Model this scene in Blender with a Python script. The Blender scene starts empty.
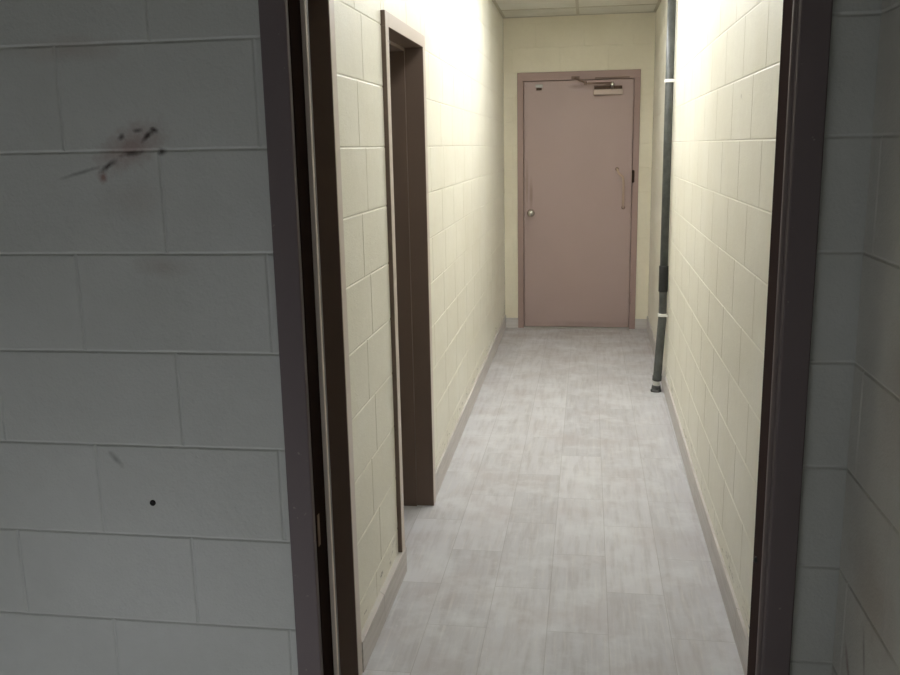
import bpy, bmesh, math
from mathutils import Vector, Matrix

scene = bpy.context.scene
COL = scene.collection
PI = math.pi

# ------------------------------------------------------------------ helpers
def lin(c):
    c /= 255.0
    return c / 12.92 if c <= 0.04045 else ((c + 0.055) / 1.055) ** 2.4

def rgb(r, g, b):
    return (lin(r), lin(g), lin(b), 1.0)

def tag(o, label=None, cat=None, group=None, kind=None):
    if label: o['label'] = label
    if cat: o['category'] = cat
    if group: o['group'] = group
    if kind: o['kind'] = kind
    return o

def obj(name, bm, mat, parent=None, smooth=False, bevel=0.0, seg=2):
    me = bpy.data.meshes.new(name)
    bmesh.ops.recalc_face_normals(bm, faces=bm.faces[:])
    bm.to_mesh(me)
    bm.free()
    o = bpy.data.objects.new(name, me)
    COL.objects.link(o)
    me.materials.append(mat)
    if smooth:
        for p in me.polygons: p.use_smooth = True
    if bevel:
        m = o.modifiers.new('bevel', 'BEVEL')
        m.width = bevel; m.segments = seg; m.limit_method = 'ANGLE'
        m.angle_limit = math.radians(40)
    if parent:
        o.parent = parent
        o.matrix_parent_inverse = Matrix.Translation(-Vector(parent.location))
    return o

def struct(name, bm, mat, label, cat, **k):
    return tag(obj(name, bm, mat, **k), label, cat, kind='structure')

def empty(name, loc, label, cat, kind=None):
    o = bpy.data.objects.new(name, None)
    COL.objects.link(o)
    o.location = loc
    o.empty_display_size = 0.1
    return tag(o, label, cat, kind=kind)

def box(bm, x0, x1, y0, y1, z0, z1):
    vs = [bm.verts.new((x, y, z)) for x in (x0, x1) for y in (y0, y1) for z in (z0, z1)]
    for f in ((0, 1, 3, 2), (4, 6, 7, 5), (0, 4, 5, 1), (2, 3, 7, 6), (0, 2, 6, 4), (1, 5, 7, 3)):
        bm.faces.new([vs[i] for i in f])

def B(*boxes):
    bm = bmesh.new()
    for b in boxes: box(bm, *b)
    return bm

def lathe(bm, a, b, prof, n=28):
    """revolve prof [(t, r)] about the segment a -> b; t is a distance from a"""
    a = Vector(a); b = Vector(b)
    ax = (b - a).normalized()
    u = ax.orthogonal().normalized(); v = ax.cross(u)
    rings = []
    for t, r in prof:
        rings.append([bm.verts.new(a + ax * t + (u * math.cos(2 * PI * i / n) + v * math.sin(2 * PI * i / n)) * max(r, 1e-4)) for i in range(n)])
    for r0, r1 in zip(rings, rings[1:]):
        for i in range(n):
            bm.faces.new((r0[i], r0[(i + 1) % n], r1[(i + 1) % n], r1[i]))
    bm.faces.new(rings[0]); bm.faces.new(rings[-1])

def tube(bm, pts, r, n=12):
    pts = [Vector(p) for p in pts]
    rings = []
    u = None
    for i, p in enumerate(pts):
        d = (pts[min(i + 1, len(pts) - 1)] - pts[max(i - 1, 0)]).normalized()
        u = d.orthogonal().normalized() if u is None else (u - d * u.dot(d)).normalized()
        v = d.cross(u)
        rings.append([bm.verts.new(p + (u * math.cos(2 * PI * k / n) + v * math.sin(2 * PI * k / n)) * r) for k in range(n)])
    for r0, r1 in zip(rings, rings[1:]):
        for k in range(n):
            bm.faces.new((r0[k], r0[(k + 1) % n], r1[(k + 1) % n], r1[k]))
    bm.faces.new(rings[0]); bm.faces.new(rings[-1])

# block wall: relief of bevelled blocks with tooled joints in front of a solid core
CH = 0.2032
def block_wall(P, u0, u1, z0, z1, holes, even, odd, thick, mouth=0.0045, depth=0.0022, split=None):
    """P(u, z, d): world point, d = distance out of the wall face; holes: (u0,u1,z0,z1)"""
    bm = bmesh.new()
    def quad(a, b, c, d): bm.faces.new([bm.verts.new(p) for p in (a, b, c, d)])
    def sub(rects, h):
        out = []
        for a, b, c, d in rects:
            if h[0] >= b or h[1] <= a or h[2] >= d or h[3] <= c:
                out.append((a, b, c, d)); continue
            if a < h[0]: out.append((a, h[0], c, d))
            if h[1] < b: out.append((h[1], b, c, d))
            m0, m1 = max(a, h[0]), min(b, h[1])
            if c < h[2]: out.append((m0, m1, c, h[2]))
            if h[3] < d: out.append((m0, m1, h[3], d))
        return out
    # solid core
    core = [(u0, u1, z0, z1)]
    for h in holes: core = sub(core, h)
    if split: core = [q for a, b, c, d in core for q in (((a, split, c, d), (split, b, c, d)) if a < split < b else ((a, b, c, d),))]
    for a, b, c, d in core:
        pts = [P(u, z, e) for u in (a, b) for z in (c, d) for e in (-thick, -depth)]
        vs = [bm.verts.new(p) for p in pts]
        for f in ((0, 1, 3, 2), (4, 6, 7, 5), (0, 4, 5, 1), (2, 3, 7, 6), (0, 2, 6, 4), (1, 5, 7, 3)):
            bm.faces.new([vs[i] for i in f])
    n0, n1 = int(math.floor(z0 / CH)), int(math.ceil(z1 / CH))
    L = 2 * CH
    for n in range(n0, n1):
        j = even if n % 2 == 0 else odd
        k = math.floor((u0 - j) / L)
        while j + k * L < u1:
            r = [(max(u0, j + k * L), min(u1, j + (k + 1) * L), max(z0, n * CH), min(z1, (n + 1) * CH))]
            for h in holes: r = sub(r, h)
            for a, b, c, d in r:
                if b - a < 0.012 or d - c < 0.012: continue
                i0, i1 = 0.0008, mouth
                o = [(a + i0, c + i0), (b - i0, c + i0), (b - i0, d - i0), (a + i0, d - i0)]
                i = [(a + i1, c + i1), (b - i1, c + i1), (b - i1, d - i1), (a + i1, d - i1)]
                lo = [P(u, z, -depth) for u, z in o]; hi = [P(u, z, 0) for u, z in i]
                vl = [bm.verts.new(p) for p in lo]; vh = [bm.verts.new(p) for p in hi]
                bm.faces.new(vh)
                for q in range(4):
                    bm.faces.new((vl[q], vl[(q + 1) % 4], vh[(q + 1) % 4], vh[q]))
            k += 1
    return bm

# ------------------------------------------------------------------ materials
class NT:
    def __init__(s, name):
        s.m = bpy.data.materials.new(name); s.m.use_nodes = True
        s.t = s.m.node_tree; s.n = s.t.nodes; s.b = s.n['Principled BSDF']
    def node(s, kind, **k):
        n = s.n.new(kind)
        for a, v in k.items(): setattr(n, a, v)
        return n
    def link(s, a, b): s.t.links.new(a, b)
    def math(s, op, a, b=None, clamp=False):
        n = s.node('ShaderNodeMath', operation=op, use_clamp=clamp)
        for i, v in enumerate((a, b)):
            if v is None: continue
            if isinstance(v, (int, float)): n.inputs[i].default_value = v
            else: s.link(v, n.inputs[i])
        return n.outputs[0]
    def obj(s):
        return s.node('ShaderNodeTexCoord').outputs['Object']
    def xyz(s):
        n = s.node('ShaderNodeSeparateXYZ'); s.link(s.obj(), n.inputs[0]); return n.outputs
    def vec(s, x, y, z=0.0):
        n = s.node('ShaderNodeCombineXYZ')
        for i, v in enumerate((x, y, z)):
            if isinstance(v, (int, float)): n.inputs[i].default_value = v
            else: s.link(v, n.inputs[i])
        return n.outputs[0]
    def noise(s, scale, detail=3, rough=0.55, vec=None, dim='3D'):
        n = s.node('ShaderNodeTexNoise'); n.inputs['Scale'].default_value = scale
        n.inputs['Detail'].default_value = detail; n.inputs['Roughness'].default_value = rough
        s.link(vec if vec is not None else s.obj(), n.inputs['Vector'])
        return n.outputs['Fac']
    def ramp(s, v, a, b, ca=0.0, cb=1.0):
        n = s.node('ShaderNodeMapRange'); n.inputs[1].default_value = a; n.inputs[2].default_value = b
        n.inputs[3].default_value = ca; n.inputs[4].default_value = cb
        s.link(v, n.inputs[0]); return n.outputs[0]
    def mix(s, f, a, b):
        n = s.node('ShaderNodeMix', data_type='RGBA')
        for i, v in ((0, f), (6, a), (7, b)):
            if isinstance(v, (int, float, tuple)): n.inputs[i].default_value = v
            else: s.link(v, n.inputs[i])
        return n.outputs[2]
    def bump(s, h, strength, dist=0.01, chain=None):
        n = s.node('ShaderNodeBump'); n.inputs['Strength'].default_value = strength
        n.inputs['Distance'].default_value = dist
        s.link(h, n.inputs['Height'])
        if chain is not None: s.link(chain, n.inputs['Normal'])
        return n.outputs[0]
    def ellipse(s, u, v, cu, cv, a, b, rot=0.0, soft=0.6, rag=None, ragk=0.5):
        """soft mask of a rotated ellipse, edge ragged by a noise socket"""
        du = s.math('SUBTRACT', u, cu); dv = s.math('SUBTRACT', v, cv)
        c, q = math.cos(rot), math.sin(rot)
        p = s.math('ADD', s.math('MULTIPLY', du, c / a), s.math('MULTIPLY', dv, q / a))
        r = s.math('ADD', s.math('MULTIPLY', du, -q / b), s.math('MULTIPLY', dv, c / b))
        d = s.math('SQRT', s.math('ADD', s.math('MULTIPLY', p, p), s.math('MULTIPLY', r, r)))
        if rag is not None:
            d = s.math('ADD', d, s.math('MULTIPLY', s.math('SUBTRACT', rag, 0.5), ragk * 2))
        return s.ramp(d, 1.0, 1.0 - soft, 0.0, 1.0)
    def done(s, col=None, rough=None, normal=None, metallic=0.0, spec=None):
        if col is not None:
            if isinstance(col, tuple): s.b.inputs['Base Color'].default_value = col
            else: s.link(col, s.b.inputs['Base Color'])
        if rough is not None:
            if isinstance(rough, (int, float)): s.b.inputs['Roughness'].default_value = rough
            else: s.link(rough, s.b.inputs['Roughness'])
        if normal is not None: s.link(normal, s.b.inputs['Normal'])
        s.b.inputs['Metallic'].default_value = metallic
        if spec is not None: s.b.inputs['Specular IOR Level'].default_value = spec
        return s.m

def painted_block(name, c1, c2, rough=0.5, stains=None, bump=0.35):
    t = NT(name)
    big = t.ramp(t.noise(2.2, 4), 0.35, 0.68)
    col = t.mix(big, c1, c2)
    mott = t.ramp(t.noise(26, 4, 0.65), 0.3, 0.75)
    col = t.mix(t.math('MULTIPLY', mott, 0.12), col, tuple(x * 0.72 for x in c2[:3]) + (1,))
    if stains: col = stains(t, col)
    h = t.math('ADD', t.math('MULTIPLY', t.noise(170, 3, 0.6), 0.7), t.math('MULTIPLY', t.noise(38, 4, 0.6), 0.9))
    return t.done(col, rough, t.bump(h, bump, 0.004), spec=0.35)

def stains_front(t, col):
    s = t.xyz(); x, z = s[0], s[2]
    rag = t.noise(75, 3, 0.6); fine = t.noise(150, 2)
    rust, dark = rgb(136, 80, 66), rgb(48, 36, 31)
    # faint rusty film behind the scuffs
    m = t.ellipse(x, z, -0.89, 1.632, 0.095, 0.045, 0.45, 0.9, rag, 0.4)
    col = t.mix(t.math('MULTIPLY', m, 0.5), col, rust)
    # the scuffs: hooked dark stroke, three dabs, lower streak with drip
    for cu, cv, a, b, r, k, c in (
        (-0.852, 1.654, 0.022, 0.0075, 0.75, 1.0, dark), (-0.838, 1.664, 0.012, 0.007, -0.25, 1.0, dark),
        (-0.872, 1.664, 0.013, 0.006, 0.1, 0.75, dark), (-0.908, 1.652, 0.012, 0.008, 0.8, 0.8, dark),
        (-0.888, 1.620, 0.034, 0.007, 0.1, 0.75, dark), (-0.826, 1.622, 0.013, 0.009, 0.2, 0.9, dark),
        (-0.940, 1.598, 0.028, 0.008, 0.6, 0.95, dark), (-0.954, 1.574, 0.012, 0.014, 0.0, 0.75, rust),
        (-1.000, 1.585, 0.060, 0.005, 0.25, 0.5, dark),
        (-0.988, 0.985, 0.028, 0.009, -0.85, 0.55, rgb(95, 92, 88))):
        m = t.ellipse(x, z, cu, cv, a, b, r, 0.85, rag, 0.4)
        col = t.mix(t.math('MULTIPLY', m, k * 0.9), col, c)
    # tea coloured cloud and blotches of old dirt
    for cu, cv, a, b, k, c in ((-0.84, 1.395, 0.07, 0.03, 0.28, rgb(140, 112, 88)), (-1.0, 1.82, 0.13, 0.03, 0.25, rgb(150, 116, 98)),
                               (-0.90, 1.53, 0.09, 0.05, 0.14, rgb(140, 112, 96))):
        m = t.ellipse(x, z, cu, cv, a, b, 0.0, 0.95, t.noise(14, 3), 0.5)
        col = t.mix(t.math('MULTIPLY', m, k), col, c)
    return col

def stains_corridor(t, col):
    # grime and chipped paint just over the tile base
    s = t.xyz(); z = s[2]
    band = t.math('MULTIPLY', t.ramp(z, 0.115, 0.135), t.ramp(z, 0.21, 0.15))
    n = t.ramp(t.noise(30, 4, 0.7, t.vec(s[0], t.math('MULTIPLY', s[1], 0.45), t.math('MULTIPLY', z, 1.6))), 0.57, 0.66)
    return t.mix(t.math('MULTIPLY', t.math('MULTIPLY', band, n), 0.75), col, rgb(104, 92, 78))

def stains_right(t, col):
    col = stains_corridor(t, col)
    s = t.xyz(); y, z = s[1], s[2]
    rag = t.noise(80, 3, 0.6)
    for cv in (1.91, 1.859, 1.804):
        m = t.ellipse(y, z, 2.60, cv, 0.03, 0.013, 0.0, 0.4, rag, 0.3)
        col = t.mix(t.math('MULTIPLY', m, 0.85), col, rgb(96, 88, 78))
    m = t.ellipse(y, z, 3.27, 1.77, 0.012, 0.010, 0.0, 0.5, rag, 0.3)
    return t.mix(t.math('MULTIPLY', m, 0.4), col, rgb(130, 120, 100))

def stains_room_right(t, col):
    s = t.xyz(); y, z = s[1], s[2]
    rag = t.noise(22, 4, 0.65)
    for cu, cv, a, b, r, k, c in ((1.60, 0.66, 0.06, 0.012, 1.0, 0.55, rgb(112, 66, 56)), (1.52, 0.74, 0.05, 0.008, 1.3, 0.5, rgb(86, 72, 62)),
                                  (1.50, 0.86, 0.16, 0.10, 0.2, 0.30, rgb(136, 112, 92)), (1.45, 1.22, 0.10, 0.16, 0.0, 0.22, rgb(140, 112, 96))):
        m = t.ellipse(y, z, cu, cv, a, b, r, 0.8, rag, 0.5)
        col = t.mix(t.math('MULTIPLY', m, k), col, c)
    return col

CREAM1, CREAM2 = rgb(238, 235, 222), rgb(232, 228, 212)
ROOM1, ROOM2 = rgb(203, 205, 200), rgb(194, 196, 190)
M_left = painted_block('cream_block_paint', CREAM1, CREAM2, 0.42, stains_corridor)
M_right = painted_block('cream_block_paint_chipped', CREAM1, CREAM2, 0.42, stains_right)
M_end = painted_block('cream_block_paint_plain', rgb(236, 229, 208), rgb(230, 222, 200), 0.5)
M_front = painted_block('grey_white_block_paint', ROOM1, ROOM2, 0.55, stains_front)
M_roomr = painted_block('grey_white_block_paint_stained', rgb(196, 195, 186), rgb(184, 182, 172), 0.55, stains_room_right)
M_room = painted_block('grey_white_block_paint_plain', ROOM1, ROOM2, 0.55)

def enamel(name, c, rough=0.38, wear=0.0, spec=0.4):
    t = NT(name)
    col = t.mix(t.math('MULTIPLY', t.ramp(t.noise(3.5, 3), 0.2, 0.8), 0.2), c, tuple(v * 0.85 for v in c[:3]) + (1,))
    if wear:
        n = t.ramp(t.noise(60, 2, 0.6), 0.72, 0.78)
        col = t.mix(t.math('MULTIPLY', n, wear), col, rgb(190, 180, 170))
    return t.done(col, rough, t.bump(t.noise(90, 2), 0.06, 0.002), spec=spec)

M_mauve = enamel('mauve_brown_enamel', rgb(124, 108, 97), 0.45, 0.0, 0.2)
M_far = enamel('far_frame_enamel', rgb(168, 144, 138), 0.42, 0.0, 0.3)
M_face = enamel('pale_frame_face', rgb(208, 196, 186), 0.35)
M_arm = enamel('brown_arm_paint', rgb(116, 94, 82), 0.45)
M_bar = enamel('pale_bar_paint', rgb(192, 168, 150), 0.4)
M_brown = enamel('dark_brown_enamel', rgb(96, 80, 69), 0.42, 0.25)
M_frame = enamel('purple_brown_enamel', rgb(117, 107, 107), 0.5, 0.3, 0.15)
M_strip = enamel('pale_strip', rgb(226, 212, 198), 0.6)
M_stripd = enamel('dull_strip', rgb(140, 128, 124), 0.6)

def far_door_paint():
    t = NT('far_door_mauve')
    s = t.xyz(); x, z = s[0], s[2]
    c = rgb(176, 155, 150)
    col = t.mix(t.math('MULTIPLY', t.ramp(t.noise(2.4, 4), 0.35, 0.7), 0.3), c, rgb(170, 148, 140))
    rag = t.noise(14, 4, 0.6)
    for cu, cv, a, b, k, q in ((-0.494, 1.20, 0.020, 0.16, 0.45, rgb(112, 84, 66)), (-0.53, 1.30, 0.016, 0.22, 0.35, rgb(112, 84, 66)),
                               (0.0, 0.04, 0.5, 0.03, 0.25, rgb(96, 84, 76)), (-0.11, 2.11, 0.075, 0.024, 0.5, rgb(100, 76, 62))):  # last ellipse paints in the shadow beside the closer arm
        m = t.ellipse(x, z, cu, cv, a, b, 0.0, 0.9, rag, 0.4)
        col = t.mix(t.math('MULTIPLY', m, k), col, q)
    return t.done(col, 0.42, t.bump(t.noise(60, 2), 0.05, 0.002))
M_door = far_door_paint()

def metal(name, c, rough=0.3):
    t = NT(name)
    return t.done(t.mix(t.noise(40, 3), c, tuple(v * 0.75 for v in c[:3]) + (1,)), rough, metallic=1.0)
M_steel = metal('brushed_steel', rgb(220, 218, 214), 0.2)
M_alu = metal('worn_aluminium', rgb(188, 186, 182), 0.45)
M_bronze = metal('dark_bronze', rgb(70, 56, 46), 0.4)
M_brass = metal('dull_brass', rgb(176, 146, 104), 0.42)
M_strike = enamel('worn_strike', rgb(120, 98, 76), 0.6, 0.0, 0.1)
M_closer = enamel('closer_cover_paint', rgb(196, 178, 168), 0.4)

def iron():
    t = NT('dark_grey_pipe')
    col = t.mix(t.ramp(t.noise(18, 5, 0.65), 0.35, 0.7), rgb(62, 64, 63), rgb(84, 86, 84))
    return t.done(col, 0.42, t.bump(t.noise(60, 4), 0.15, 0.002))
M_iron = iron()
def simple(name, c, rough, k=0.85):
    t = NT(name)
    return t.done(t.mix(t.noise(30, 3), c, tuple(v * k for v in c[:3]) + (1,)), rough)
M_rubber = simple('black_rubber', rgb(34, 34, 34), 0.55)
M_shade2 = NT('reveal_shade_brown').done(rgb(78, 66, 64), 0.9, spec=0.0)
M_shade = NT('reveal_shade_black').done(rgb(44, 34, 30), 0.9, spec=0.0)
M_band = simple('dull_grey_band', rgb(165, 163, 156), 0.4)
M_white = simple('white_clamp_plastic', rgb(232, 231, 226), 0.4, 0.95)
M_hole = simple('dark_hole', rgb(26, 24, 22), 0.8)

def floor_mat(name, base=False):
    t = NT(name)
    s = t.xyz(); x, y, z = s
    u = t.math('ADD', y, 0.48); v = t.math('ADD', x, 0.12 + 2.07)      # ten rows on, parity kept
    br = t.node('ShaderNodeTexBrick', offset=0.5, offset_frequency=2, squash=1.0)
    br.inputs['Scale'].default_value = 1.0
    br.inputs['Mortar Size'].default_value = 0.0016
    br.inputs['Mortar Smooth'].default_value = 0.25
    br.inputs['Bias'].default_value = 0.0
    br.inputs['Brick Width'].default_value = 0.6
    br.inputs['Row Height'].default_value = 0.207
    br.inputs['Color1'].default_value = (0, 0, 0, 1); br.inputs['Color2'].default_value = (1, 1, 1, 1)
    br.inputs['Mortar'].default_value = (0.5, 0.5, 0.5, 1)
    t.link(t.vec(u, v), br.inputs['Vector'])
    bw = t.node('ShaderNodeSeparateColor'); t.link(br.outputs['Color'], bw.inputs[0]); tone = bw.outputs[0]
    mort = br.outputs['Fac']
    col = t.mix(tone, rgb(190, 189, 193), rgb(204, 203, 207))
    # wood-look streaks along the planks, shifted per plank
    off = t.math('MULTIPLY', tone, 7.3)
    sv = t.vec(t.math('MULTIPLY', x, 30.0), t.math('ADD', t.math('MULTIPLY', y, 3.0), off), z)
    st = t.noise(1.0, 5, 0.62, sv)
    col = t.mix(t.math('MULTIPLY', t.ramp(st, 0.46, 0.68), 0.5), col, rgb(168, 163, 164))
    sv2 = t.vec(t.math('MULTIPLY', x, 90.0), t.math('ADD', t.math('MULTIPLY', y, 4.0), off), 3.0)
    col = t.mix(t.math('MULTIPLY', t.ramp(t.noise(1.0, 4, 0.6, sv2), 0.52, 0.72), 0.45), col, rgb(214, 211, 208))
    # pinkish and pale dusty clouds left by cleaning
    col = t.mix(t.math('MULTIPLY', t.ramp(t.noise(3.2, 4, 0.6), 0.48, 0.70), 0.45), col, rgb(180, 171, 171))
    col = t.mix(t.math('MULTIPLY', t.ramp(t.noise(5.0, 5, 0.65, t.vec(x, y, 5.0)), 0.48, 0.66), 0.55), col, rgb(216, 217, 220))
    col = t.mix(t.math('MULTIPLY', t.ramp(t.noise(46, 3, 0.6), 0.64, 0.74), 0.25), col, rgb(226, 226, 226))
    # patchy browner tone growing towards the far door
    far_tone = t.math('MULTIPLY', t.ramp(y, 5.6, 8.0), t.ramp(t.noise(3.0, 4, 0.6, t.vec(x, y, 9.0)), 0.3, 0.65))
    col = t.mix(t.math('MULTIPLY', far_tone, 0.55), col, rgb(150, 136, 126))
    col = t.mix(t.math('MULTIPLY', mort, 0.42), col, rgb(146, 142, 140))
    h = t.math('ADD', t.math('MULTIPLY', mort, -0.6), t.math('MULTIPLY', st, 0.3))
    return t.done(col, t.ramp(st, 0.3, 0.7, 0.5, 0.64), t.bump(h, 0.18, 0.003), spec=0.3)
M_floor = floor_mat('wood_look_floor_tile')

def base_mat():
    t = NT('grey_tile_base')
    s = t.xyz()
    l = t.math('ADD', s[0], s[1])
    col = t.mix(t.ramp(t.noise(1.0, 4, 0.6, t.vec(t.math('MULTIPLY', l, 4.0), t.math('MULTIPLY', s[2], 60.0))), 0.4, 0.7), rgb(204, 199, 196), rgb(188, 182, 178))
    fr = t.math('FRACT', t.math('DIVIDE', t.math('ADD', l, 0.27), 0.6))
    j = t.ramp(fr, 0.006, 0.004)
    col = t.mix(t.math('MULTIPLY', j, 0.6), col, rgb(120, 114, 108))
    col = t.mix(t.math('MULTIPLY', t.ramp(t.noise(24, 4, 0.7), 0.6, 0.72), 0.4), col, rgb(206, 200, 180))
    return t.done(col, 0.5, t.bump(t.noise(50, 3), 0.1, 0.003))
M_base = base_mat()

def ceiling_mat():
    t = NT('mineral_fibre_tile')
    col = t.mix(t.ramp(t.noise(3, 4), 0.35, 0.7), rgb(226, 224, 214), rgb(214, 211, 198))
    pits = t.ramp(t.noise(130, 3, 0.7), 0.62, 0.70)
    col = t.mix(t.math('MULTIPLY', pits, 0.35), col, rgb(150, 146, 134))
    return t.done(col, 0.9, t.bump(pits, -0.3, 0.003))
M_ceil = ceiling_mat()
M_grid = simple('grid_enamel', rgb(190, 184, 166), 0.5, 0.95)

def emission(name, c, s):
    t = NT(name)
    e = t.node('ShaderNodeEmission'); e.inputs[0].default_value = c; e.inputs[1].default_value = s
    t.link(e.outputs[0], t.n['Material Output'].inputs[0]); return t.m
LAMP = 17.0
M_lamp = emission('lit_diffuser', (0.975, 0.985, 0.975, 1), LAMP)
M_fill = emission('fill_diffuser', (0.975, 0.985, 0.975, 1), LAMP * 0.46)

# ------------------------------------------------------------------ the place
XL, XR, YF, YE, HC = -0.701, 0.510, 1.702, 8.079, 2.692      # corridor walls, doorway wall, end wall, ceiling
XA = lambda y: XL - 0.0076 * max(0.0, y - 4.0)               # the long walls spread a little towards the end
XB = lambda y: XR + 0.0082 * max(0.0, y - 4.0)
def prism(bm, x0, x1, y0, y1, z0, z1):
    """box whose sides follow x0(y), x1(y)"""
    ys = [y0] + ([4.0] if y0 < 4.0 < y1 else []) + [y1]
    for a, b in zip(ys, ys[1:]):
        vs = [bm.verts.new((f(y), y, z)) for f in (x0, x1) for y in (a, b) for z in (z0, z1)]
        for q in ((0, 1, 3, 2), (4, 6, 7, 5), (0, 4, 5, 1), (2, 3, 7, 6), (0, 2, 6, 4), (1, 5, 7, 3)):
            bm.faces.new([vs[i] for i in q])
RX, RL, RB = 0.487, -2.7, -2.8                                # foreground room: right, left, back

struct('floor', B((RL - .1, 1.0, RB - .1, YE + .15, -0.12, 0.0)), M_floor,
       'pale grey wood-look plank tile floor running down the corridor', 'floor')

# ceiling with its grid
cz = HC
ceil = struct('ceiling', B((RL - .1, 1.0, RB - .1, YE + .15, cz, cz + .1)), M_ceil,
              'suspended ceiling of pale mineral tiles over the corridor', 'ceiling')
bm = bmesh.new()
TX = -0.0985
box(bm, TX - .012, TX + .012, 1.803, YE, cz - .004, cz + .001)
rows = [7.64 - .61 * k for k in range(10)]
for y in rows: box(bm, XA(y), XB(y), y - .012, y + .012, cz - .004, cz + .001)
prism(bm, XA, lambda y: XA(y) + .022, 1.803, YE, cz - .005, cz + .001)
prism(bm, lambda y: XB(y) - .022, XB, 1.803, YE, cz - .005, cz + .001)
box(bm, XA(YE), XB(YE), YE - .022, YE, cz - .005, cz + .001)
obj('ceiling_grid', bm, M_grid, ceil)

# doorway wall of the foreground room
FO = (-0.597, 0.397, -1, 2.165)
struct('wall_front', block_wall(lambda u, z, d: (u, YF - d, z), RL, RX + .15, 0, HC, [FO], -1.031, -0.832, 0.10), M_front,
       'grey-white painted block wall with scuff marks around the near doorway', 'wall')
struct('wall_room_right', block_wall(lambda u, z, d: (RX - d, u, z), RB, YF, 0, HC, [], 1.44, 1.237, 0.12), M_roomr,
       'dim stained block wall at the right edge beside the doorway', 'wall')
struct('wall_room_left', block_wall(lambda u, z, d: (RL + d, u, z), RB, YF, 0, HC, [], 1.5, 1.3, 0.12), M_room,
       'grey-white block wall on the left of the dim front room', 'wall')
WO = (-2.2, -0.4, 1.45, 2.45)
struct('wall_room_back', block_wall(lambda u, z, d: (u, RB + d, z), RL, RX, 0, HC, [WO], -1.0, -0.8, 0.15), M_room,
       'grey-white block wall behind the viewer with an added window', 'wall')

# corridor walls
D1 = (1.86, 2.452); D2 = (3.198, 3.866); FW = 0.050; HD = 2.030
o1 = (D1[0] - FW + .008, D1[1] + FW - .008, -1, HD + FW - .008)
o2 = (D2[0] - FW + .008, D2[1] + FW - .008, -1, HD + FW - .008)
struct('wall_left', block_wall(lambda u, z, d: (XA(u) + d, u, z), 1.802, YE, 0, HC, [o1, o2], 2.79, 2.87, 0.14, 0.0042, 0.0020, 4.0), M_left,
       'cream painted block wall on the left of the corridor with two side doorways', 'wall')
struct('wall_right', block_wall(lambda u, z, d: (XB(u) - d, u, z), 1.802, YE, 0, HC, [], 3.052, 2.850, 0.14, 0.0042, 0.0018, 4.0), M_right,
       'cream painted block wall on the right of the corridor behind the pipe', 'wall')
EO = (-0.604, 0.424, -1, 2.227)
struct('wall_end', block_wall(lambda u, z, d: (u, YE - d, z), XA(YE), XB(YE), 0, HC, [EO], -0.451, -0.248, 0.14, 0.0040, 0.0014), M_end,
       'cream painted block wall around the door closing the corridor', 'wall')

# ---- steel frames -------------------------------------------------
# doorway frame in front
bm = B((-0.6076, -0.555, YF - .012, 1.835, 0, 2.134), (0.355, 0.4070, YF - .012, 1.838, 0, 2.134),
       (-0.6076, 0.4070, YF - .012, 1.835, 2.134, 2.186))
f1 = struct('trim_1', bm, M_frame, 'purple-brown steel door frame around the open doorway in front', 'door frame', bevel=.003)
obj('edge_strip', B((-0.556, -0.5450, 1.778, 1.790, 0.004, 2.132)), M_strip, f1, bevel=.0015)['label'] = 'pale strip on the left reveal'  # thin pale strip running up the left reveal
obj('edge_strip', B((0.3482, 0.356, 1.715, 1.726, 0.004, 2.132)), M_stripd, f1, bevel=.0015)['label'] = 'dull grey strip on the right reveal'  # duller strip on the right reveal
obj('reveal_shade', B((-0.5555, -0.5530, 1.706, 1.776, 0.004, 2.132)), M_shade, f1, bevel=.0008)['label'] = 'dark strip standing in for shade on the left reveal'  # dark lining puts the shade of the left reveal into colour
obj('reveal_shade', B((0.3535, 0.3555, 1.729, 1.836, 0.004, 2.132)), M_shade2, f1, bevel=.0008)['label'] = 'dark strip standing in for shade on the left reveal'  # same painted shade for the right reveal, a little lighter
obj('strike_plate', B((-0.5535, -0.5520, 1.712, 1.726, 0.80, 0.87)), M_strike, f1, bevel=.0006)['label'] = 'dull brass strike plate'
bm = bmesh.new(); lathe(bm, (0.355, 1.80, 0.776), (0.345, 1.80, 0.776), [(0, .0065), (.004, .0065), (.007, .004)], 16)
obj('door_silencer', bm, M_rubber, f1, True)['label'] = 'small black rubber bumper'

def side_frame(name, d, label):
    a, b = d
    x1 = XL + .015; x0 = XL - .14
    bm = B((x0, x1, a - FW, a, 0, HD), (x0, x1, b, b + FW, 0, HD), (x0, x1, a - FW, b + FW, HD, HD + FW),
           (x0, XL - .062, a, a + .014, 0, HD), (x0, XL - .062, b - .014, b, 0, HD), (x0, XL - .062, a, b, HD - .014, HD))
    f = struct(name, bm, M_mauve, label, 'door frame', bevel=.0015)
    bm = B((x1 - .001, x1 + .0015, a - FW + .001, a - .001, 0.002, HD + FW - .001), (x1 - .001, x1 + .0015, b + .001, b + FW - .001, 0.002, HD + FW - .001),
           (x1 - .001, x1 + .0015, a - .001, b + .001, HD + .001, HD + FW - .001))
    obj('face_trim', bm, M_face, f, bevel=.0008)['label'] = 'pale face of the frame'  # corridor faces overlaid in a paler tone than the frame
    return f
side_frame('trim_2', D1, 'brown steel frame of the nearest side doorway on the left, half hidden')
side_frame('trim_3', D2, 'brown steel frame of the second side doorway on the left wall')

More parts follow.
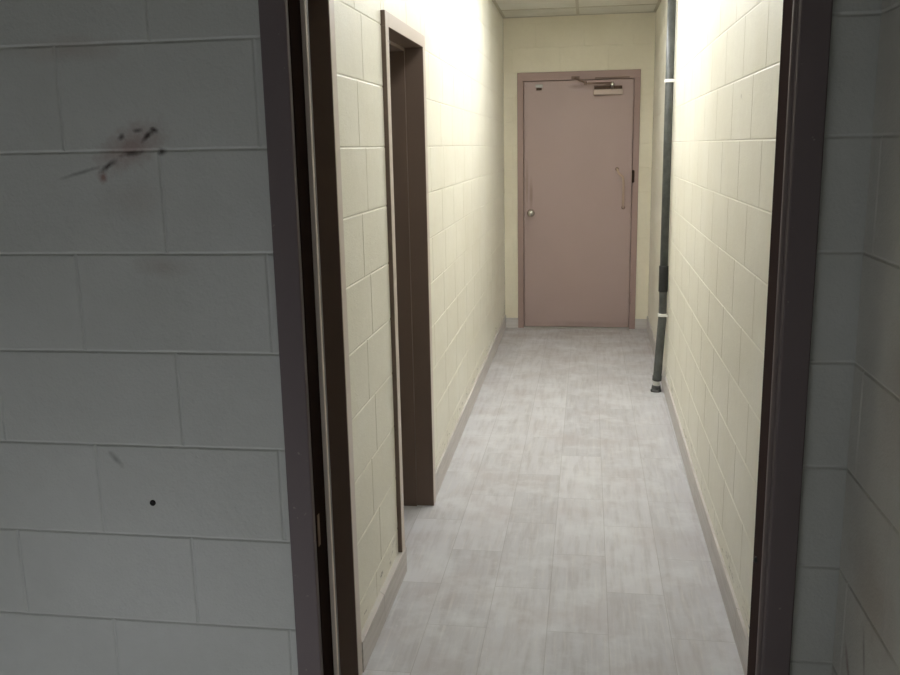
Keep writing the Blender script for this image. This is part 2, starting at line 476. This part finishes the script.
def side_door(name, d, label):
    a, b = d
    x1 = XL - .142
    dr = struct(name, B((x1 - .044, x1, a - .03, b + .03, .008, HD + .02)), M_brown, label, 'door', bevel=.002)
    bm = bmesh.new(); yk = a + .09
    lathe(bm, (x1, yk, .96), (x1 + .06, yk, .96), [(0, .032), (.006, .032), (.009, .013), (.026, .012), (.034, .022), (.046, .026), (.055, .02), (.058, 0)])
    obj('door_knob', bm, M_steel, dr, True)
side_door('door_2', D1, 'dark brown closed door in the nearest left side doorway')
side_door('door_3', D2, 'dark brown closed door deep in the second left side doorway')

# far door
EL, ER = -0.560, 0.380
bm = B((-0.612, EL, YE - .012, YE + .13, 0, 2.165), (ER, 0.432, YE - .012, YE + .13, 0, 2.165),
       (-0.612, 0.432, YE - .012, YE + .13, 2.165, 2.235),
       (EL, EL + .014, YE + .055, YE + .13, 0, 2.165), (ER - .014, ER, YE + .055, YE + .13, 0, 2.165), (EL, ER, YE + .055, YE + .13, 2.151, 2.165))
f4 = struct('trim_4', bm, M_far, 'mauve-brown steel frame around the door closing the corridor', 'door frame', bevel=.003)
DY = YE + .008
door = struct('door_1', B((EL + .004, ER - .004, DY, DY + .044, .012, 2.160)), M_door,
              'mauve-brown steel door with closer and knob closing the corridor', 'door', bevel=.002)
bm = bmesh.new()
lathe(bm, (-0.495, DY, 1.037), (-0.495, DY - .07, 1.037), [(0, .034), (.006, .034), (.010, .014), (.030, .013), (.038, .024), (.050, .029), (.060, .024), (.066, .010), (.067, 0)])
obj('door_knob', bm, M_steel, door, True)['label'] = 'round steel door knob'
# closer: body, pinion, arm, shoe
cl = obj('door_closer', B((0.040, 0.285, DY - .055, DY, 2.032, 2.078)), M_closer, door, bevel=.006, seg=3)
cl['label'] = 'pale door closer body near the top hinge side'
def child_of(part, o):
    o.parent = part; o.matrix_parent_inverse = Matrix.Identity(4); return o
bm = B((0.046, 0.279, DY - .03, DY - .001, 2.080, 2.106)); child_of(cl, obj('closer_shade_bar', bm, M_bronze, bevel=.001))  # dark bar stands in for the shadow above the closer body
bm = bmesh.new(); lathe(bm, (0.195, DY - .032, 2.078), (0.195, DY - .032, 2.145), [(0, .013), (.022, .013), (.024, .018), (.05, .018), (.054, .010), (.062, .010)], 20)
child_of(cl, obj('pinion', bm, M_steel, smooth=True))
bm = bmesh.new()
tube(bm, [(0.195, DY - .034, 2.128), (0.10, DY - .085, 2.126), (0.0, DY - .118, 2.124), (-0.03, DY - .122, 2.124)], .0085, 10)
tube(bm, [(-0.03, DY - .122, 2.134), (-0.075, DY - .075, 2.150), (-0.115, DY - .03, 2.180)], .0075, 10)
lathe(bm, (-0.03, DY - .122, 2.114), (-0.03, DY - .122, 2.144), [(0, .012), (.03, .012)], 16)
child_of(cl, obj('closer_arm', bm, M_arm))
bm = B((0.05, 0.34, DY - .0235, DY - .0195, 2.168, 2.180), (-0.15, -0.08, DY - .032, DY - .0195, 2.170, 2.192))
child_of(cl, obj('arm_shoe', bm, M_arm, bevel=.001))
# top latch-side contact
ct = obj('door_contact', B((-0.455, -0.392, DY - .026, DY, 2.108, 2.134)), M_alu, door, bevel=.003)
ct['label'] = 'small silver contact at the top latch corner'
child_of(ct, obj('contact_bracket', B((-0.448, -0.402, DY - .022, DY, 2.086, 2.106)), M_bronze, bevel=.001))
# thin hooked bar on the hinge side
bm = bmesh.new()
tube(bm, [(0.250, DY, 1.408), (0.250, DY - .028, 1.408), (0.258, DY - .034, 1.385), (0.275, DY - .034, 1.362), (0.300, DY - .034, 1.345), (0.305, DY - .034, 1.30), (0.306, DY - .034, 1.12),
          (0.308, DY - .030, 1.085), (0.308, DY, 1.078)], .0105, 10)
hb = obj('hook_bar', bm, M_bar, door, True); hb['label'] = 'thin bent metal bar on the hinge side'
bm = bmesh.new()
for zc in (1.408, 1.078):
    lathe(bm, (0.250 if zc > 1.2 else 0.308, DY, zc), (0.250 if zc > 1.2 else 0.308, DY - .005, zc), [(0, .016), (.004, .016), (.005, .012)], 16)
child_of(hb, obj('bar_mount', bm, M_arm))
# hinges
for zc in (0.28, 1.345, 1.98):
    bm = bmesh.new(); lathe(bm, (ER + .004, YE - .018, zc - .055), (ER + .004, YE - .018, zc + .055), [(0, .004), (.004, .008), (.106, .008), (.11, .004)], 14)
    box(bm, ER + .004, ER + .018, YE - .016, YE - .0115, zc - .05, zc + .05)
    obj('hinge', bm, M_bronze if zc > 1 and zc < 1.9 else M_far, door)
tag(obj('threshold', B((EL, ER, YE - .035, YE + .05, 0, .009)), M_alu, bevel=.003), 'thin pale metal threshold under the far door', 'threshold', kind='structure')

# ---- tile base ----------------------------------------------------
BH, BT = 0.118, 0.010
def base(name, b, label):
    if callable(b[0]):
        bm = bmesh.new(); prism(bm, *b)
    else: bm = B(b)
    struct(name, bm, M_base, label, 'baseboard', bevel=.002)
base('baseboard_left', (XL - .002, XL + .020, D1[1] + FW + .001, D2[0] - FW + .058, 0, BH - .012), 'short grey tile baseboard between the two left side doorways')
base('baseboard_left.001', (lambda y: XA(y) - .002, lambda y: XA(y) + BT, D2[1] + FW + .001, YE, 0, BH), 'long grey tile baseboard on the left beyond the second side doorway')
base('baseboard_right', (lambda y: XB(y) - BT, lambda y: XB(y) + .002, 1.84, YE, 0, BH), 'long grey tile baseboard along the right corridor wall')
base('baseboard_end', (XA(YE) + BT, -0.613, YE - BT, YE + .002, 0, .090), 'tiny grey baseboard piece left of the far door')
base('baseboard_end.001', (0.433, XB(YE) - BT, YE - BT, YE + .002, 0, .090), 'tiny grey baseboard piece right of the far door')

# ---- drain pipe ---------------------------------------------------
PX, PY, PR = 0.4935, 5.95, 0.0255
pipe = empty('drain_pipe', (PX - .015, PY, 0), 'dark grey vertical drain pipe against the right corridor wall', 'pipe')
A = Vector((PX, PY, 0)); top = Vector((PX, PY, 0.50)); foot = Vector((PX - .027, PY + .012, 0.0))
bm = bmesh.new(); lathe(bm, (PX, PY, 0.80), (PX, PY, HC), [(0, PR), (HC - .80, PR)])
obj('upper_pipe', bm, M_iron, pipe, True)
bm = bmesh.new(); lathe(bm, (PX, PY, 0.49), (PX, PY, 0.80), [(0, PR), (.31, PR)])
obj('middle_pipe', bm, M_iron, pipe, True)
cp = obj('coupling', (lambda b: (lathe(b, (PX - .001, PY, 0.675), (PX - .001, PY, 0.845), [(0, .027), (.003, .0295), (.167, .0295), (.17, .027)]), b)[1])(bmesh.new()), M_rubber, pipe, True)
cp['label'] = 'black rubber coupling'
for zc in (0.728, 0.818):
    bm = bmesh.new(); lathe(bm, (PX - .001, PY, zc - .009), (PX - .001, PY, zc + .009), [(0, .0292), (.001, .0312), (.017, .0312), (.018, .0292)])
    box(bm, PX - .042, PX - .026, PY - .018, PY - .004, zc - .005, zc + .005)
    child_of(cp, obj('hose_band', bm, M_band)).matrix_parent_inverse = Matrix.Translation(-Vector(pipe.location))
bm = bmesh.new()
d = (foot - top); Lp = d.length
lathe(bm, top + Vector((0, 0, .012)), foot, [(0, PR), (.006, PR + .0015), (Lp * .80, PR + .0015), (Lp * .80 + .004, .031), (Lp * .80 + .035, .031), (Lp * .80 + .038, .024)])
obj('lower_pipe', bm, M_iron, pipe, True)
for zc in (1.998, 0.522):
    bm = bmesh.new(); lathe(bm, (PX - .001, PY, zc - .010), (PX - .001, PY, zc + .010), [(0, .027), (.002, .031), (.018, .031), (.020, .027)])
    box(bm, PX, XB(PY) - .001, PY - .03, PY - .022, zc - .009, zc + .009)
    obj('clamp', bm, M_white, pipe)['label'] = 'white pipe clamp'
bm = bmesh.new(); lathe(bm, foot + Vector((.002, 0, .036)), foot + Vector((.003, 0, .075)), [(0, .023), (.039, .023)])
obj('neck', bm, M_white, pipe, True)['label'] = 'pale bare neck of the pipe'
bm = bmesh.new(); lathe(bm, foot, foot + Vector((0, 0, .06)), [(0, .036), (.012, .036), (.016, .030), (.040, .028), (.044, .022)])
for k in range(4):
    a = k * PI / 2 + .6
    lathe(bm, foot + Vector((.031 * math.cos(a), .031 * math.sin(a), .010)), foot + Vector((.031 * math.cos(a), .031 * math.sin(a), .03)), [(0, .006), (.012, .006)], 8)
obj('floor_flange', bm, M_iron, pipe)

# ---- small hole with a plug left in the front wall ----------------
bm = bmesh.new(); lathe(bm, (-0.912, YF, 0.888), (-0.912, YF - .003, 0.888), [(0, .0065), (.002, .0065), (.003, .004)], 16)
tag(obj('wall_plug', bm, M_hole, None, True), 'small dark screw plug in the pale block wall left of the doorway', 'wall plug')

# ---- ceiling light (over the corridor, out of the frame) ----------
def light(y0, mat, label):
    y1 = y0 + 1.22
    lt = empty('ceiling_light', (TX, (y0 + y1) / 2, cz), label, 'ceiling light')
    obj('housing', B((TX - .15, TX + .15, y0, y1, cz - .022, cz - .004)), M_white, lt, bevel=.003)
    obj('end_cap', B((TX - .14, TX + .14, y0, y0 + .02, cz - .075, cz - .021)), M_white, lt, bevel=.004)
    obj('end_cap', B((TX - .14, TX + .14, y1 - .02, y1, cz - .075, cz - .021)), M_white, lt, bevel=.004)
    obj('diffuser', B((TX - .13, TX + .13, y0 + .021, y1 - .021, cz - .072, cz - .022)), mat, lt, bevel=.02)
light(4.08, M_lamp, 'nearer of two bright long ceiling lights in line along the corridor')
light(5.31, M_lamp, 'farther of two bright long ceiling lights, nearest the far door')
light(2.62, M_fill, 'added weak fill light, unseen, brightening the near corridor walls')  # extra strip added out of view to lift the near walls

# ---- unseen window, added so sun bounces onto the front wall -------------------------------------
a, b, c, d2 = WO
wf = struct('fill_window_1', B((a, a + .05, RB - .1, RB + .01, c, d2), (b - .05, b, RB - .1, RB + .01, c, d2), (a, b, RB - .1, RB + .01, c, c + .05), (a, b, RB - .1, RB + .01, d2 - .05, d2),
                          ((a + b) / 2 - .02, (a + b) / 2 + .02, RB - .09, RB - .02, c, d2)), M_white, 'added white framed window behind the viewer, letting in fill sun', 'window', bevel=.003)
t = NT('fill_window_glass')
tr = t.node('ShaderNodeBsdfTransparent'); gl = t.node('ShaderNodeBsdfGlossy'); gl.inputs['Roughness'].default_value = 0.02
mx = t.node('ShaderNodeMixShader'); mx.inputs[0].default_value = 0.06
t.link(tr.outputs[0], mx.inputs[1]); t.link(gl.outputs[0], mx.inputs[2]); t.link(mx.outputs[0], t.n['Material Output'].inputs[0])
obj('pane', B((a + .05, b - .05, RB - .06, RB - .056, c + .05, d2 - .05)), t.m, wf)
ls = bpy.data.lights.new('sun', 'SUN'); ls.energy = 15.5; ls.angle = 0.02; ls.color = (0.95, 0.98, 1.0)
so = bpy.data.objects.new('sun', ls); COL.objects.link(so)
so.rotation_euler = Vector((0.08, math.cos(math.radians(31)), -math.sin(math.radians(31)))).to_track_quat('-Z', 'Y').to_euler()
so.location = (-1.2, -8, 4)

w = bpy.data.worlds.new('world'); scene.world = w; w.use_nodes = True
w.node_tree.nodes['Background'].inputs[0].default_value = (0.7, 0.82, 1.0, 1); w.node_tree.nodes['Background'].inputs[1].default_value = 0.12

# ------------------------------------------------------------------ camera
F, YAW, PITCH, ROLL, H = 903.017, 0.15269, 0.20745, -0.01956, 1.62006
fw = Vector((-math.sin(YAW) * math.cos(PITCH), math.cos(YAW) * math.cos(PITCH), -math.sin(PITCH)))
r0 = Vector((math.cos(YAW), math.sin(YAW), 0)); u0 = r0.cross(fw)
r = r0 * math.cos(ROLL) + u0 * math.sin(ROLL); u = -r0 * math.sin(ROLL) + u0 * math.cos(ROLL)
cam = bpy.data.cameras.new('camera'); co = bpy.data.objects.new('camera', cam); COL.objects.link(co)
m = Matrix.Identity(4)
for i in range(3):
    m[i][0], m[i][1], m[i][2] = r[i], u[i], -fw[i]
m[2][3] = H
co.matrix_world = m
cam.sensor_fit = 'HORIZONTAL'; cam.sensor_width = 36.0; cam.lens = F / 900 * 36.0
cam.clip_start = 0.02
scene.camera = co

vs = scene.view_settings
vs.view_transform = 'Standard'; vs.look = 'None'; vs.exposure = 0.0; vs.gamma = 1.0; vs.use_curve_mapping = False
